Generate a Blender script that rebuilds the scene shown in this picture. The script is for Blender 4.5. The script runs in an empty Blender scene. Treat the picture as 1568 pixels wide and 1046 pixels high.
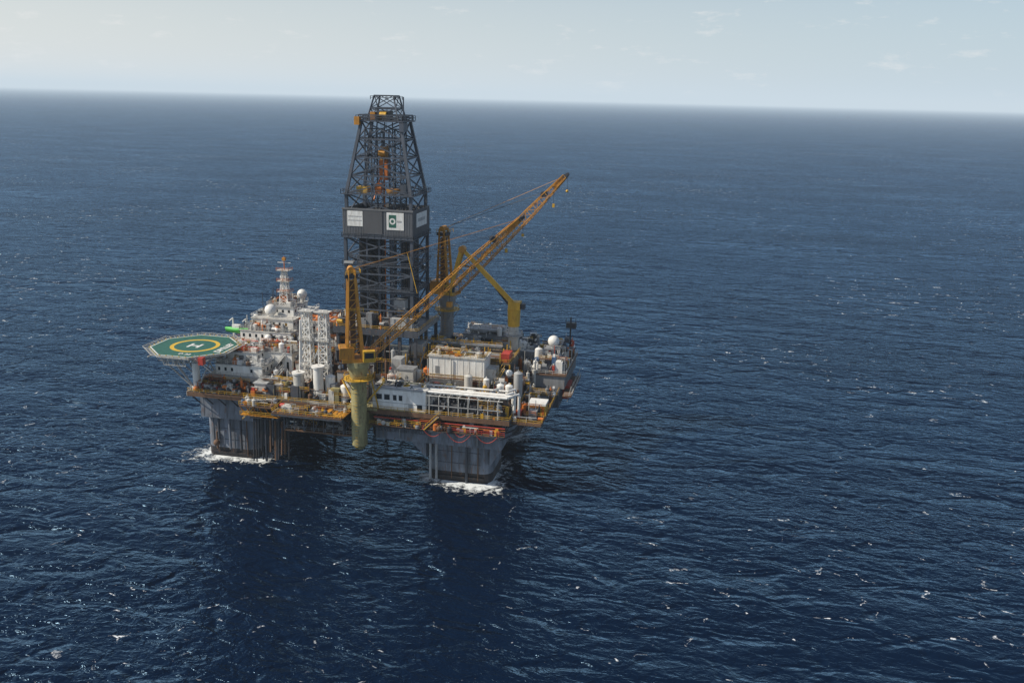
import bpy, math, random
from mathutils import Vector, Matrix
random.seed(7)
R=random.random
def U(a,b): return a+(b-a)*R()
scene=bpy.context.scene
# ------------------------------------------------------------------ materials
def new_mat(name):
    m=bpy.data.materials.new(name); m.use_nodes=True
    nt=m.node_tree; nt.nodes.clear()
    out=nt.nodes.new('ShaderNodeOutputMaterial'); p=nt.nodes.new('ShaderNodeBsdfPrincipled')
    nt.links.new(p.outputs[0],out.inputs[0]); return m,nt,p,out
def paint(name,col,rough=0.55,dirt=0.35,rust=0.12,metal=0.0,scale=0.5):
    m,nt,p,out=new_mat(name); N=nt.nodes; L=nt.links
    geo=N.new('ShaderNodeNewGeometry')
    mp=N.new('ShaderNodeMapping'); mp.inputs['Scale'].default_value=(1,1,0.25); L.new(geo.outputs['Position'],mp.inputs[0])
    n=N.new('ShaderNodeTexNoise'); n.inputs['Scale'].default_value=scale; n.inputs['Detail'].default_value=4; n.inputs['Roughness'].default_value=.65
    L.new(mp.outputs[0],n.inputs['Vector'])
    r=N.new('ShaderNodeValToRGB'); r.color_ramp.elements[0].position=.35; r.color_ramp.elements[1].position=.65
    k=1-dirt
    r.color_ramp.elements[0].color=(col[0]*k,col[1]*k*.98,col[2]*k*.95,1); r.color_ramp.elements[1].color=(*col,1)
    L.new(n.outputs['Fac'],r.inputs[0])
    n2=N.new('ShaderNodeTexNoise'); n2.inputs['Scale'].default_value=1.3; n2.inputs['Detail'].default_value=4; n2.inputs['Roughness'].default_value=.7
    L.new(mp.outputs[0],n2.inputs['Vector'])
    r2=N.new('ShaderNodeValToRGB'); r2.color_ramp.elements[0].position=.55; r2.color_ramp.elements[1].position=.70
    r2.color_ramp.elements[0].color=(0,0,0,1); r2.color_ramp.elements[1].color=(1,1,1,1)
    L.new(n2.outputs['Fac'],r2.inputs[0])
    mu=N.new('ShaderNodeMath'); mu.operation='MULTIPLY'; mu.inputs[1].default_value=min(1,rust*4); L.new(r2.outputs[0],mu.inputs[0])
    mx=N.new('ShaderNodeMixRGB'); mx.inputs[2].default_value=(.14,.065,.03,1); L.new(mu.outputs[0],mx.inputs[0]); L.new(r.outputs[0],mx.inputs[1])
    L.new(mx.outputs[0],p.inputs['Base Color'])
    p.inputs['Roughness'].default_value=rough; p.inputs['Metallic'].default_value=metal
    return m
M={}
def P(k,name,*a,**kw): M[k]=paint(name,*a,**kw)
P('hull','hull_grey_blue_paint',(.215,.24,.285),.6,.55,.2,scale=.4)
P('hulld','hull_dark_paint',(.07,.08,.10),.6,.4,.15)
P('boot','waterline_antifouling',(.03,.026,.028),.6,.5,.2)
P('white','white_paint',(.82,.81,.77),.5,.22,.08)
P('white2','aged_white_paint',(.54,.53,.49),.6,.3,.18)
P('grey','grey_paint',(.25,.26,.27),.6,.35,.12)
P('lgrey','light_grey_paint',(.40,.41,.41),.55,.3,.12)
P('dark','dark_steel',(.03,.033,.04),.5,.4,.1)
P('derr','derrick_steel',(.07,.085,.112),.5,.35,.05)
P('clad','derrick_windwall_cladding',(.14,.145,.155),.6,.2,.03)
P('clad2','derrick_windwall_dark',(.085,.088,.096),.6,.2,.03)
P('yel','yellow_paint',(.64,.37,.03),.5,.3,.12)
P('orange','orange_paint',(.60,.17,.025),.55,.35,.12)
P('ochre','crane_orange_yellow',(.58,.26,.025),.5,.4,.18)
P('olive','olive_yellow_paint',(.36,.32,.15),.6,.5,.22)
P('red','red_paint',(.46,.05,.03),.5,.3,.1)
P('brown','rusty_deck_steel',(.16,.088,.05),.8,.4,.2)
P('deck','green_grey_deck_paint',(.075,.085,.075),.75,.4,.25)
P('wood','pipe_deck_timber',(.20,.15,.09),.8,.4,.2)
P('blue','blue_paint',(.05,.12,.25),.5,.3,.1)
P('green','helideck_green_paint',(.02,.12,.085),.6,.3,.04,scale=.8)
P('lime','bright_green_paint',(.10,.50,.10),.5,.1,.0)
P('markw','white_marking',(.75,.75,.72),.6,.25,.05,scale=1.5)
P('marky','yellow_marking',(.68,.44,.03),.6,.25,.05,scale=1.5)
P('glass','window_glass_dark',(.02,.025,.03),.15,.1,.0)
P('pipe','drill_pipe_steel',(.16,.13,.11),.45,.3,.2,metal=.3)
# ------------------------------------------------------------------ mesh builder
class B:
    def __init__(s,name,parent=None):
        s.name=name; s.v=[]; s.f=[]; s.m=[]; s.s=[]; s.mats=[]; s.parent=parent
    def mi(s,k):
        if k not in s.mats: s.mats.append(k)
        return s.mats.index(k)
    def add(s,vs,fs,k,sm=False):
        b=len(s.v); s.v+= [tuple(v) for v in vs]; i=s.mi(k)
        for f in fs: s.f.append([b+a for a in f]); s.m.append(i); s.s.append(sm)
    def box(s,x0,x1,y0,y1,z0,z1,k):
        s.add([(x0,y0,z0),(x1,y0,z0),(x1,y1,z0),(x0,y1,z0),(x0,y0,z1),(x1,y0,z1),(x1,y1,z1),(x0,y1,z1)],
              [(3,2,1,0),(4,5,6,7),(0,1,5,4),(1,2,6,5),(2,3,7,6),(3,0,4,7)],k)
    def cb(s,cx,cy,z0,wx,wy,h,k): s.box(cx-wx/2,cx+wx/2,cy-wy/2,cy+wy/2,z0,z0+h,k)
    def frame(s,p,q):
        p=Vector(p);q=Vector(q);d=(q-p)
        d.normalize(); up=Vector((0,0,1)) if abs(d.z)<.95 else Vector((0,1,0))
        a=d.cross(up).normalized(); b=a.cross(d).normalized(); return p,q,a,b
    def cyl(s,p,q,r,k,n=8,r2=None,sm=True):
        if r2 is None: r2=r
        p,q,a,b=s.frame(p,q); vs=[]
        for c,rr in((p,r),(q,r2)):
            for i in range(n):
                t=2*math.pi*i/n+math.pi/n; vs.append(c+a*(math.cos(t)*rr)+b*(math.sin(t)*rr))
        s.add(vs,[(i,(i+1)%n,n+(i+1)%n,n+i) for i in range(n)],k,sm)
        s.add(vs,[tuple(range(n-1,-1,-1)),tuple(range(n,2*n))],k)
    def beam(s,p,q,w,k,w2=None):
        w2=w if w2 is None else w2
        s.cyl(p,q,w*.7071,k,4,w2*.7071,False)
    def sph(s,c,r,k,n=16,m=10,z=1):
        vs=[];fs=[]
        for j in range(m+1):
            ph=math.pi*j/m
            for i in range(n):
                t=2*math.pi*i/n; vs.append((c[0]+r*math.sin(ph)*math.cos(t),c[1]+r*math.sin(ph)*math.sin(t),c[2]+r*z*math.cos(ph)))
        for j in range(m):
            for i in range(n): fs.append((j*n+i,(j+1)*n+i,(j+1)*n+(i+1)%n,j*n+(i+1)%n))
        s.add(vs,fs,k,True)
    def rbox(s,x0,x1,y0,y1,z0,z1,c,k):
        def ring(z):
            o=[]
            for (cx,cy,t0) in ((x1-c,y0+c,-90),(x1-c,y1-c,0),(x0+c,y1-c,90),(x0+c,y0+c,180)):
                for j in range(5):
                    t=math.radians(t0+j*22.5); o.append((cx+c*math.cos(t),cy+c*math.sin(t),z))
            return o
        vs=ring(z0)+ring(z1); n=20
        s.add(vs,[(i,(i+1)%n,n+(i+1)%n,n+i) for i in range(n)]+[tuple(range(n,2*n))],k)
    def rail(s,pts,k='yel',h=1.15,t=.09,step=2.0,closed=False):
        if closed: pts=pts+[pts[0]]
        for a,b in zip(pts[:-1],pts[1:]):
            a=Vector(a);b=Vector(b);n=max(1,int((b-a).length/step))
            for hh in (h,h*.55): s.beam(a+Vector((0,0,hh)),b+Vector((0,0,hh)),t,k)
            for i in range(n+1):
                c=a.lerp(b,i/n); s.beam(c,c+Vector((0,0,h)),t,k)
    def tower(s,r0,z0,r1,z1,n,k,leg=.5,br=.25):
        def cor(t):
            return [Vector((r0[i]*(1-t)+r1[i]*t, r0[j]*(1-t)+r1[j]*t, z0*(1-t)+z1*t)) for i,j in((0,2),(1,2),(1,3),(0,3))]
        prev=cor(0)
        for l in range(1,n+1):
            cur=cor(l/n)
            for i in range(4):
                j=(i+1)%4
                s.beam(prev[i],cur[i],leg,k); s.beam(cur[i],cur[j],br*1.2,k)
                s.beam(prev[i],cur[j],br,k); s.beam(prev[j],cur[i],br,k)
            prev=cur
    def boom(s,p,q,w0,w1,n,k,ch=.3,br=.16,wm=None):
        p,q,a,b=s.frame(p,q)
        def cor(t):
            w=(w0+(wm-w0)*min(1,t/.15)) if t<.15 else (wm+(w1-wm)*max(0,(t-.7)/.3))
            c=p.lerp(q,t); return [c+a*w/2+b*w/2,c-a*w/2+b*w/2,c-a*w/2-b*w/2,c+a*w/2-b*w/2]
        prev=cor(0)
        for l in range(1,n+1):
            cur=cor(l/n)
            for i in range(4):
                j=(i+1)%4; s.beam(prev[i],cur[i],ch,k); s.beam(cur[i],cur[j],br,k)
                if (l+i)%2: s.beam(prev[i],cur[j],br,k)
                else: s.beam(prev[j],cur[i],br,k)
            prev=cur
    def stairs(s,p,q,w,k='yel'):
        p=Vector(p);q=Vector(q)
        side=(q-p).cross(Vector((0,0,1))).normalized()*w/2
        for sg in(1,-1):
            s.beam(p+side*sg,q+side*sg,.22,k); s.beam(p+side*sg+Vector((0,0,1.1)),q+side*sg+Vector((0,0,1.1)),.09,k)
        n=int(abs(q.z-p.z)/.35)
        for i in range(n):
            c=p.lerp(q,(i+.5)/n); s.box(c.x-w*.4,c.x+w*.4,c.y-w*.4,c.y+w*.4,c.z,c.z+.05,'grey')
    def vessel(s,c,l,r,k,ax='x'):
        d=Vector((1,0,0)) if ax=='x' else Vector((0,1,0))
        c=Vector(c); s.cyl(c-d*l/2,c+d*l/2,r,k,12); s.cyl(c-d*(l/2+r*.4),c-d*l/2,r*.5,k,12,r); s.cyl(c+d*l/2,c+d*(l/2+r*.4),r,k,12,r*.5)
    def tank(s,x,y,z,r,h,k):
        s.cyl((x,y,z),(x,y,z+h),r,k,14); s.cyl((x,y,z+h),(x,y,z+h+r*.35),r,k,14,r*.45); s.cyl((x,y,z+h),(x,y,z+h+r*.35+.5),.15,k,6)
    def build(s):
        me=bpy.data.meshes.new(s.name); me.from_pydata(s.v,[],s.f)
        for k in s.mats: me.materials.append(M[k])
        me.polygons.foreach_set('material_index',s.m); me.polygons.foreach_set('use_smooth',s.s); me.update()
        o=bpy.data.objects.new(s.name,me); scene.collection.objects.link(o)
        if s.parent: o.parent=s.parent
        return o
def empty(name):
    e=bpy.data.objects.new(name,None); scene.collection.objects.link(e); return e
def text(body,name,parent,loc,rot,size,k,sx=1,bold=0):
    c=bpy.data.curves.new(name,'FONT'); c.body=body; c.size=size; c.align_x='CENTER'; c.align_y='CENTER'; c.extrude=.01; c.offset=bold
    c.materials.append(M[k]); o=bpy.data.objects.new(name,c); scene.collection.objects.link(o)
    o.location=loc; o.rotation_euler=rot; o.scale=(sx,1,1); o.parent=parent

PAL=['grey','lgrey','white2','dark','yel','brown','hulld','white','orange','grey','white2','blue','red','olive']
WT=[8,6,6,11,6,9,6,5,4,5,4,1,2.5,3]
def clutter(b,x0,x1,y0,y1,z,n,hmax=2.5,smax=3.0,pal=PAL,wt=WT):
    for _ in range(n):
        x=U(x0,x1);y=U(y0,y1);k=random.choices(pal,wt)[0];t=R()
        if t<.36:
            w=U(.4,smax);d=U(.4,smax);h=U(.4,hmax)
            b.box(max(x0,x-w/2),min(x1,x+w/2),max(y0,y-d/2),min(y1,y+d/2),z-.05,z+h,k)
            if R()<.5: b.box(max(x0,x-w/3),min(x1,x+w/4),max(y0,y-d/3),min(y1,y+d/4),z+h,z+h+U(.2,.9),random.choices(pal,wt)[0])
            if R()<.2: b.rail([(x-w/2,y-d/2,z+h),(x+w/2,y-d/2,z+h)],random.choice(['yel','white2']),1,.08)
        elif t<.5: b.vessel((x,y,z+U(.6,hmax*.6)),U(1.2,smax),U(.3,.7),k,random.choice('xy'))
        elif t<.62: b.tank(x,y,z,U(.3,.9),U(.8,hmax*1.2),k)
        elif t<.85:
            zz=z+U(.3,hmax); l=U(2,8); r=U(.07,.22)
            if R()<.55: b.cyl((max(x0,x-l/2),y,zz),(min(x1,x+l/2),y,zz),r,k,6)
            else: b.cyl((x,max(y0,y-l/2),zz),(x,min(y1,y+l/2),zz),r,k,6)
            b.cyl((x,y,z),(x,y,zz),r,k,6)
        elif t<.93:
            l=U(1.5,4);h=U(.8,hmax)
            b.rail([(max(x0,x-l),y,z+h),(min(x1,x+l),y,z+h)],random.choice(['yel','yel','white2','orange']),1.1,.09)
            b.box(max(x0,x-l),min(x1,x+l),y,min(y1,y+1.2),z+h-.1,z+h,'brown'); b.beam((x,y+.3,z),(x,y+.3,z+h),.2,k)
        else:
            b.beam((x,y,z),(x,y,z+U(1.5,hmax*2)),.16,k)
def skid(b,x,y,z,w,d,h,k='yel'):
    for i in(0,1):
        for j in(0,1): b.beam((x+w*i,y+d*j,z),(x+w*i,y+d*j,z+h),.18,k)
    for zz in(z+.1,z+h):
        b.beam((x,y,zz),(x+w,y,zz),.18,k);b.beam((x,y+d,zz),(x+w,y+d,zz),.18,k);b.beam((x,y,zz),(x,y+d,zz),.18,k);b.beam((x+w,y,zz),(x+w,y+d,zz),.18,k)
def container(b,x,y,z,l,w,h,k):
    b.box(x,x+l,y,y+w,z,z+h,k)
    n=int(l/.6)
    for i in range(n):
        b.box(x+.15+i*.6,x+.4+i*.6,y-.06,y,z+.15,z+h-.15,k)
    b.box(x+.05,x+l-.05,y+.05,y+w-.05,z+h,z+h+.06,'white2' if R()<.5 else k)

# ================================================================== PLATFORM
rig=empty('offshore_oil_platform')
b=B('columns',rig)
cols=[(-50,-33,-29,-12),(20.5,39.5,-29,-12),(-50,-33,12,29),(20.5,39.5,12,29)]
for (x0,x1,y0,y1) in cols:
    b.rbox(x0,x1,y0,y1,-12,2.8,3,'boot'); b.rbox(x0+.02,x1-.02,y0+.02,y1-.02,2.8,13,3,'hull')
    for i in range(int((x1-x0)/3.6)):
        xx=x0+2.6+i*3.4
        b.box(xx,xx+.14,y0-.12,y0+.1,2.9,12.9,'hull')
    for zz in (5.5,9): b.box(x0+3,x1-3,y0-.1,y0+.05,zz,zz+.12,'hulld')
    b.box(x0+2,x1-2,y0-.5,y0+.1,1.2,1.7,'boot')
b.box(-52,42,-30,-11,-18,-9,'boot'); b.box(-52,42,11,30,-18,-9,'boot')
for i in range(3):
    x=-45+i*3.6
    b.cyl((x,-30.0,3 if i else 6),(x,-30.0,17),.38,'hulld' if i!=1 else 'hull',8)
b.cyl((-46,-29.5,2.5),(-46,-29.5,8),.3,'brown',8); b.sph((-46,-30,4.5),1.0,'brown',10,8)
for x in (21.8,23.6): b.cyl((x,-30.2,.5),(x,-30.2,13),.4,'lgrey',8)
b.cyl((32.5,-29.8,0),(32.5,-29.8,13),.4,'hulld',8)
for x in (-36,35.8,28): b.cyl((x,-29.6,1),(x,-29.6,12.8),.16,'brown',6)
b.build()
b=B('deck_box',rig)
b.box(-50,-33,-31,31,12.9,21.5,'hull'); b.box(5.5,43,-31,31,11.6,21.5,'hull')
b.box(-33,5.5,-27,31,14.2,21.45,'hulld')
b.box(-51,46,-36,32,21.5,22.2,'deck')
b.add([(16,-30.5,11.6),(20.6,-30.5,7),(20.6,-30.5,11.6),(16,-13,11.6),(20.6,-13,7),(20.6,-13,11.6)],[(0,1,2),(3,5,4),(0,3,4,1),(1,4,5,2),(0,2,5,3)],'hull')
b.add([(43,-30.5,11.6),(39.4,-30.5,6),(39.4,-30.5,11.6),(43,-13,11.6),(39.4,-13,6),(39.4,-13,11.6)],[(0,2,1),(3,4,5),(0,1,4,3),(1,2,5,4),(0,3,5,2)],'hull')
for i in range(14):
    x=6.5+i*2.6; b.box(x,x+.1,-31.08,-30.98,12,21.3,'hulld' if i%3==0 else 'hull')
for i in range(7): b.box(-49+i*2.5,-48.9+i*2.5,-31.08,-30.98,13.2,21.3,'hull')
for x in (8,13,29,36): b.cyl((x,-31.5,12.5),(x,-31.5,21),.22,'grey',6)
b.box(6,43,-31.2,-31,16.5,16.75,'hulld')
b.box(-51.05,46.05,-36.2,-36,21.0,22.3,'brown')
b.box(45.8,46.1,-36,32,20.9,22.3,'hulld')
b.box(-51.3,-51,-36,32,20.9,22.3,'white2')
for i in range(24):
    x=-50+i*4.1
    if 0<x<8: continue
    b.beam((x,-35.8,21.3),(x,-31,17.2),.3,'hulld'); b.beam((x,-35.8,21.2),(x,-31,21.2),.3,'hulld')
for i in range(13):
    y=-30+i*5
    b.beam((45.6,y,21.2),(43,y,16.5),.3,'hulld')
b.build()
text('DEVELOPMENT DRILLER','hull_name',rig,(14,-31.3,14.6),(math.pi/2,0,0),1.4,'hulld')
b=B('under_deck_equipment',rig)
for i in range(16):
    x=-31+i*.75+U(-.2,.2); z0=U(1.5,8)
    b.cyl((x,-34-U(0,2),z0),(x,-34,20),U(.18,.4),random.choice(['dark','hulld','brown','dark']),6)
for i in range(46):
    x=U(-32,4);y=U(-35,-20); b.cyl((x,y,U(10,16)),(x,y,21),U(.12,.4),random.choice(['dark','hulld','brown']),6)
b.box(-20,1,-37,-28,13.6,14.1,'brown')
for i in range(8): 
    b.beam((-20+i*3,-37,14),(-20+i*3,-37,21),.25,'hulld')
    if i<7: b.beam((-20+i*3,-37,14),(-17+i*3,-37,20.5),.18,'hulld'); b.beam((-20+i*3,-36.8,13.8),(-20+i*3,-30,11.8),.2,'dark')
clutter(b,-20,1,-36.5,-28,14.1,70,4,2.5,['dark','hulld','brown','grey','lgrey','yel','white2'],[6,5,5,5,3,1,2])
b.rail([(-20,-37,14.1),(1,-37,14.1)],'grey')
b.box(-32,-20,-35,-30,15.5,15.8,'dark')
clutter(b,-32,-20,-35.5,-29,15.8,40,3.5,2,['dark','hulld','brown','grey','lgrey'],[6,5,5,5,3])
for i in range(6): b.cyl((-28+i*10,U(-8,10),-2),(-28+i*10,0,15),.5,'dark',8)
b.cyl((-2,0,-10),(-2,0,30),.6,'dark',8)
clutter(b,6,43,-34.5,-31.3,16.8,80,3.5,1.6,['dark','hulld','brown','grey','lgrey','red','orange'],[6,5,6,5,3,2,1.5])
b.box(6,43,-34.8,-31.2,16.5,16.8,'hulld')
b.build()

b=B('deck_edge_walkways',rig)
b.rail([(-51,-36,22.2),(1,-36,22.2)],'yel'); b.rail([(6,-36.1,22.2),(46,-36.1,22.2),(46,-5,22.2)],'yel')
b.rail([(-51,-36,22.2),(-51,10,22.2)],'white2')
for z,yy,k,xa,xb in ((20.2,-36.5,'red',7,45),(19.5,-36.3,'orange',19,45),(18.2,-31.9,'brown',7,45)):
    b.cyl((xa,yy,z),(xb,yy,z),.15,k,6)
b.box(6,45,-37.3,-36.2,18.0,18.15,'brown'); b.rail([(6,-37.3,18.15),(16,-37.3,18.15)],'yel',1.1,.09); b.rail([(18,-37.3,18.15),(30,-37.3,18.15)],'brown',1.1,.09); b.rail([(30,-37.3,18.15),(45,-37.3,18.15)],'red',1.1,.11)
for x,l,s_ in ((22,5,1.6),(28.5,7,2.6),(31,3,1),(37,6,2)):   # hose loops
    pr=Vector((x,-37.1,17.8))
    for i in range(1,9):
        t=i/8; q=Vector((x+l*t,-37.1,17.8-4*s_*t*(1-t))); b.cyl(pr,q,.09,'red',5); pr=q
clutter(b,7,44,-37.2,-36.3,18.15,50,1.6,1.4,['red','orange','brown','grey','dark','yel','white2'],[3,4,5,4,5,2,2])
b.box(-21,0,-43,-36,20.6,21,'brown')
for i in range(30): b.box(-20.8+i*.7,-20.55+i*.7,-42.8,-36.2,21,21.08,random.choice(['lgrey','wood','grey','brown','orange']))
b.rail([(-21,-36,21),(-21,-43,21),(0,-43,21),(0,-36,21)],'yel')
for i in range(8): b.beam((-21+i*3,-42.8,20.6),(-21+i*3,-36,16.2),.28,'hulld'); 
b.beam((-21,-42.8,20.3),(0,-42.8,20.3),.4,'hulld')
b.box(-6,0.5,-42.5,-37,21.1,21.5,'ochre'); b.box(-15,-9,-42,-38,21.1,21.6,'hulld'); b.box(-19,-16,-41,-38,21.1,22.2,'white2')
clutter(b,-20.5,-.5,-42.5,-36.5,21.05,40,1.3,1.8)
b.box(-33,-21,-39,-36,20.4,20.8,'brown'); b.rail([(-33,-39,20.8),(-21,-39,20.8)],'yel')
for i in range(7): b.beam((-33+i*2,-38.8,20.5),(-33+i*2,-36,17.5),.22,'ochre')
b.box(-33,-21,-38.6,-36,17.6,17.75,'ochre'); b.rail([(-33,-38.6,17.75),(-21,-38.6,17.75)],'yel')
clutter(b,-33,-21,-38.8,-36.2,20.8,26,1.6,1.6)
b.stairs((-33,-36.8,16),(-28,-36.8,21),1,'yel'); b.stairs((22,-36.9,18),(26,-36.9,22),1,'yel')
b.build()

b=B('corner_outrigger_truss',rig)
for y in(-33,-28,-22,-16):
    b.beam((43,y,21),(54,y,21),.35,'hulld'); b.beam((43,y,15.5),(54,y,20.6),.3,'hulld'); b.beam((48.5,y,18.2),(48.5,y,21),.2,'hulld'); b.beam((46,y,17),(48.5,y,21),.18,'hulld')
b.box(46,54.5,-34,20,20.8,21.3,'brown'); b.rail([(46,-34,21.3),(54.5,-34,21.3),(54.5,20,21.3)],'yel')
b.beam((54.3,-33,20.6),(54.3,20,20.6),.4,'hulld')
for i in range(10): b.beam((43,-33+i*5,15.5),(54,-28+i*5,20.6),.16,'hulld')
clutter(b,46.5,54,-33,-6,21.3,80,3,2.4)
b.box(49.5,54.2,-26,-21.5,21.3,24.2,'yel'); b.box(49.3,54.4,-26.2,-21.3,24.2,24.8,'white')
for i in range(4): b.box(50+i*1.1,50.6+i*1.1,-26.12,-26,21.6,23.8,'orange')
b.build()
b=B('starboard_modules',rig)
b.box(43.1,55,-6,26,17,22.0,'hulld'); b.box(46,56,-2,24,21.9,26,'grey'); b.box(45.5,56.5,-2.5,24.5,26,26.4,'brown')
for i in range(9): b.box(56,56.1,-1+i*2.8,-.8+i*2.8,22.2,25.8,'hulld'); 
b.rail([(46,-2.4,26.4),(56.4,-2.4,26.4),(56.4,24.4,26.4)],'white2')
b.box(50,57,2,9,17.5,21.8,'red'); 
for i in range(8): b.beam((43,-5+i*4,17),(56,-5+i*4,19.5),.25,'hulld')
clutter(b,45.5,56,-2,24,26.4,130,4.5,2.8,['grey','lgrey','white2','dark','white','hulld','orange','red','blue','yel'],[6,6,7,6,7,6,1.5,2.5,2,2])
clutter(b,40,47,-6,24,22.2,70,5,2.8)
b.tank(46,8,26.4,1.2,5,'white'); b.tank(43,4,22,1.3,6,'lgrey')
b.beam((54,22,26),(54,22,39),.45,'dark'); b.box(52.6,55.8,21,23,35.5,37.2,'dark'); b.box(52.5,54,19,22,31,32.5,'hulld'); b.beam((52.4,22,37.2),(52.4,22,38.8),.15,'dark'); b.beam((55.6,22,37.2),(55.6,22,38.6),.15,'dark')
for i in range(5): b.beam((57.5,-5+i*5,19),(58.6,-5+i*5,24),.2,'white2')
b.rail([(56.8,-6,21),(58.8,-6,21),(58.8,16,21)],'white2'); b.box(56,58.8,-6,16,20.8,21,'brown')
b.build()
h=empty('deck_workshop_building')
b=B('walls_and_roof',h)
b.box(6.4,22,-35.6,-29,22.1,28.3,'white'); b.box(6.2,22.2,-35.8,-28.8,28.3,28.7,'lgrey')
b.box(22,24,-33.6,-29,22.1,26.4,'white2')
for x0,w in ((7.6,1.6),(9.9,1.6),(12.5,1.0),(14.2,1.0)):
    b.box(x0,x0+w,-35.66,-35.55,25.3,26.8,'glass'); b.box(x0-.12,x0+w+.12,-35.7,-35.62,26.8,26.95,'lgrey')
b.box(17,18.2,-35.66,-35.55,22.4,24.6,'lgrey'); b.box(19.5,21,-35.64,-35.55,23,24.6,'glass')
b.box(6.4,22,-35.75,-35.5,22.1,22.5,'olive'); b.box(6.4,22,-35.72,-35.5,24.5,24.6,'lgrey')
clutter(b,7,21.5,-35,-29.5,28.7,20,1.2,1.5)
b.build()
b=B('machinery_bay',rig)
for i in range(8):
    x=23+i*2.8; b.beam((x,-35.5,22),(x,-35.5,27.5),.2,'white2'); b.beam((x,-29,22),(x,-29,27.5),.28,'white2')
    b.beam((x,-35.5,27.5),(x,-29,27.5),.25,'white')
for z,k in((27.6,'white2'),(24.8,'lgrey')): b.beam((22.2,-35.5,z),(44,-35.5,z),.2,k)
for x in (25.5,30,34.5,39.5):
    b.cyl((x-1.6,-33,24),(x+1.6,-33,24),1.4,'dark',14); b.cyl((x-1.8,-33,24),(x-1.6,-33,24),1.9,'hulld',14); b.cyl((x+1.6,-33,24),(x+1.8,-33,24),1.9,'hulld',14)
    b.box(x-1,x+1,-35.2,-34,22.2,23.2,'grey')
b.box(23,44,-29.2,-28.9,22.1,27.4,'dark')
clutter(b,22.5,45,-35.4,-29,22.2,120,3.2,1.6,['dark','grey','white2','lgrey','hulld','yel','orange','brown'],[12,4,3,3,5,1.5,1,3])
for yy,zz,x0,x1,r in((-34.5,28.4,8,45,.42),(-33.2,28.6,14,46,.32),(-31.5,28.2,22,44,.45),(-30,28.9,10,40,.25),(-28.5,28.4,24,44,.3)):
    b.cyl((x0,yy,zz),(x1,yy,zz),r,'white',8)
    b.cyl((x1,yy,zz),(x1+1.5,yy+2.5,zz),r,'white',8); b.cyl((x1+1.5,yy+2.5,zz),(x1+1.5,yy+2.5,22),r,'white',8)
    for i in range(5): b.beam((x0+2+i*6,yy,22),(x0+2+i*6,yy,zz),.2,'white2')
for i in range(14): b.box(10+i*2.4,10.5+i*2.4,-35,-28,27.9,28.0,'lgrey')
for x in (41,43.5): b.tank(x,-25,22,1.1,7,'white')
b.tank(44.5,-17,22,1.3,8.5,'lgrey'); b.sph((42.6,-21,31.5),1.0,'white')
b.build()
h=empty('mud_module_building')
b=B('walls_and_roof',h)
b.box(17,34,-16,-8,22.1,33.2,'white'); b.box(16.7,34.3,-16.3,-7.7,33.2,33.6,'white2')
b.box(17,34,-16.15,-15.95,27.8,28,'lgrey')
for i in range(9): b.box(18+i*1.9,18.1+i*1.9,-16.08,-15.98,22.5,33,'white')
b.box(19,20.2,-16.1,-15.9,28.2,30.4,'grey'); b.box(34,37,-14,-9,22.1,30,'white2')
b.box(29,32,-16.2,-15.8,24,26.5,'dark'); b.cyl((24,-16.4,22),(24,-16.4,33),.18,'lgrey',6); b.box(17,34,-17.4,-16.3,27,27.15,'brown'); b.rail([(17,-17.4,27.15),(34,-17.4,27.15)],'yel')
clutter(b,17.5,33.5,-15.5,-8.5,33.6,40,1.6,2)
b.rail([(17,-16,33.6),(34,-16,33.6),(34,-8,33.6)],'yel')
b.build()
b=B('pipe_deck',rig)
b.box(8,40,-8,8,29.8,30.4,'wood'); 
for i in range(9):
    for yy in(-8,8): b.beam((8+i*4,yy,22),(8+i*4,yy,30),.4,'yel' if yy<0 else 'grey')
for i in range(30):
    yy=-7+i*.48; 
    if abs(yy)>7: continue
    for l in range(2): b.cyl((14+U(0,1),yy,30.9+l*.4),(35+U(-1,2),yy,30.9+l*.4),.2,random.choice(['pipe','pipe','brown','grey','olive']),6)
for x in (13,19,25,31,37):
    for yy in (-8,-3,2,7): b.beam((x,yy,30.3),(x,yy,33.6),.3,'yel')
    b.beam((x,-8,31),(x,7,31),.25,'yel')
b.rail([(8,-8,30.4),(40,-8,30.4),(40,8,30.4)],'yel')
b.box(37,39.6,-7,-2,30.4,33,'red'); b.box(8.5,12,-7,-2,30.4,34,'lgrey')
b.box(8,36,-.9,.9,33.2,33.6,'grey'); b.rail([(8,-.9,33.6),(36,-.9,33.6)],'yel')
b.build()
b=B('deck_equipment',rig)
clutter(b,6,45,-28,-17,22.2,260,4,3)
clutter(b,34.5,45,-18,-4,22.2,80,5,3)
clutter(b,4,17,-20,-4,22.2,130,6,3)
clutter(b,8,45,9,30,22.2,240,6,4)
for i in range(9): container(b,14+(i%5)*6.2,12+(i//5)*9,22.2,5.8,2.4,U(5,8.5),random.choice(['lgrey','white2','grey','grey','blue']))
b.box(18,34,20,29,22,31,'lgrey'); b.box(17.8,34.2,19.8,29.2,31,31.4,'grey'); b.box(35,43,14,28,22,29,'grey')
clutter(b,18,34,20,29,31.4,45,2.2,2.5,['lgrey','white','grey','white2','dark'],[4,5,3,4,3])
clutter(b,35,43,14,28,29,40,2.5,2.5,['lgrey','white','grey','white2','dark','orange'],[4,5,3,4,3,1])
clutter(b,9,36,9,19,29,60,2.5,2.5,['lgrey','white','grey','white2','dark','yel'],[4,6,3,5,3,2]); b.box(9,36,9,19,28.6,29,'grey')
for i in range(6): b.cyl((20,21+i*1.3,32.8),(33,21+i*1.3,32.8),.45,'white' if i%2 else 'lgrey',8)
b.stairs((12,-20,22),(17,-20,28),1.2); b.stairs((35,-17,22),(39,-12,30),1.2); b.stairs((6,-25,22),(10,-22,28),1.2)
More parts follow.
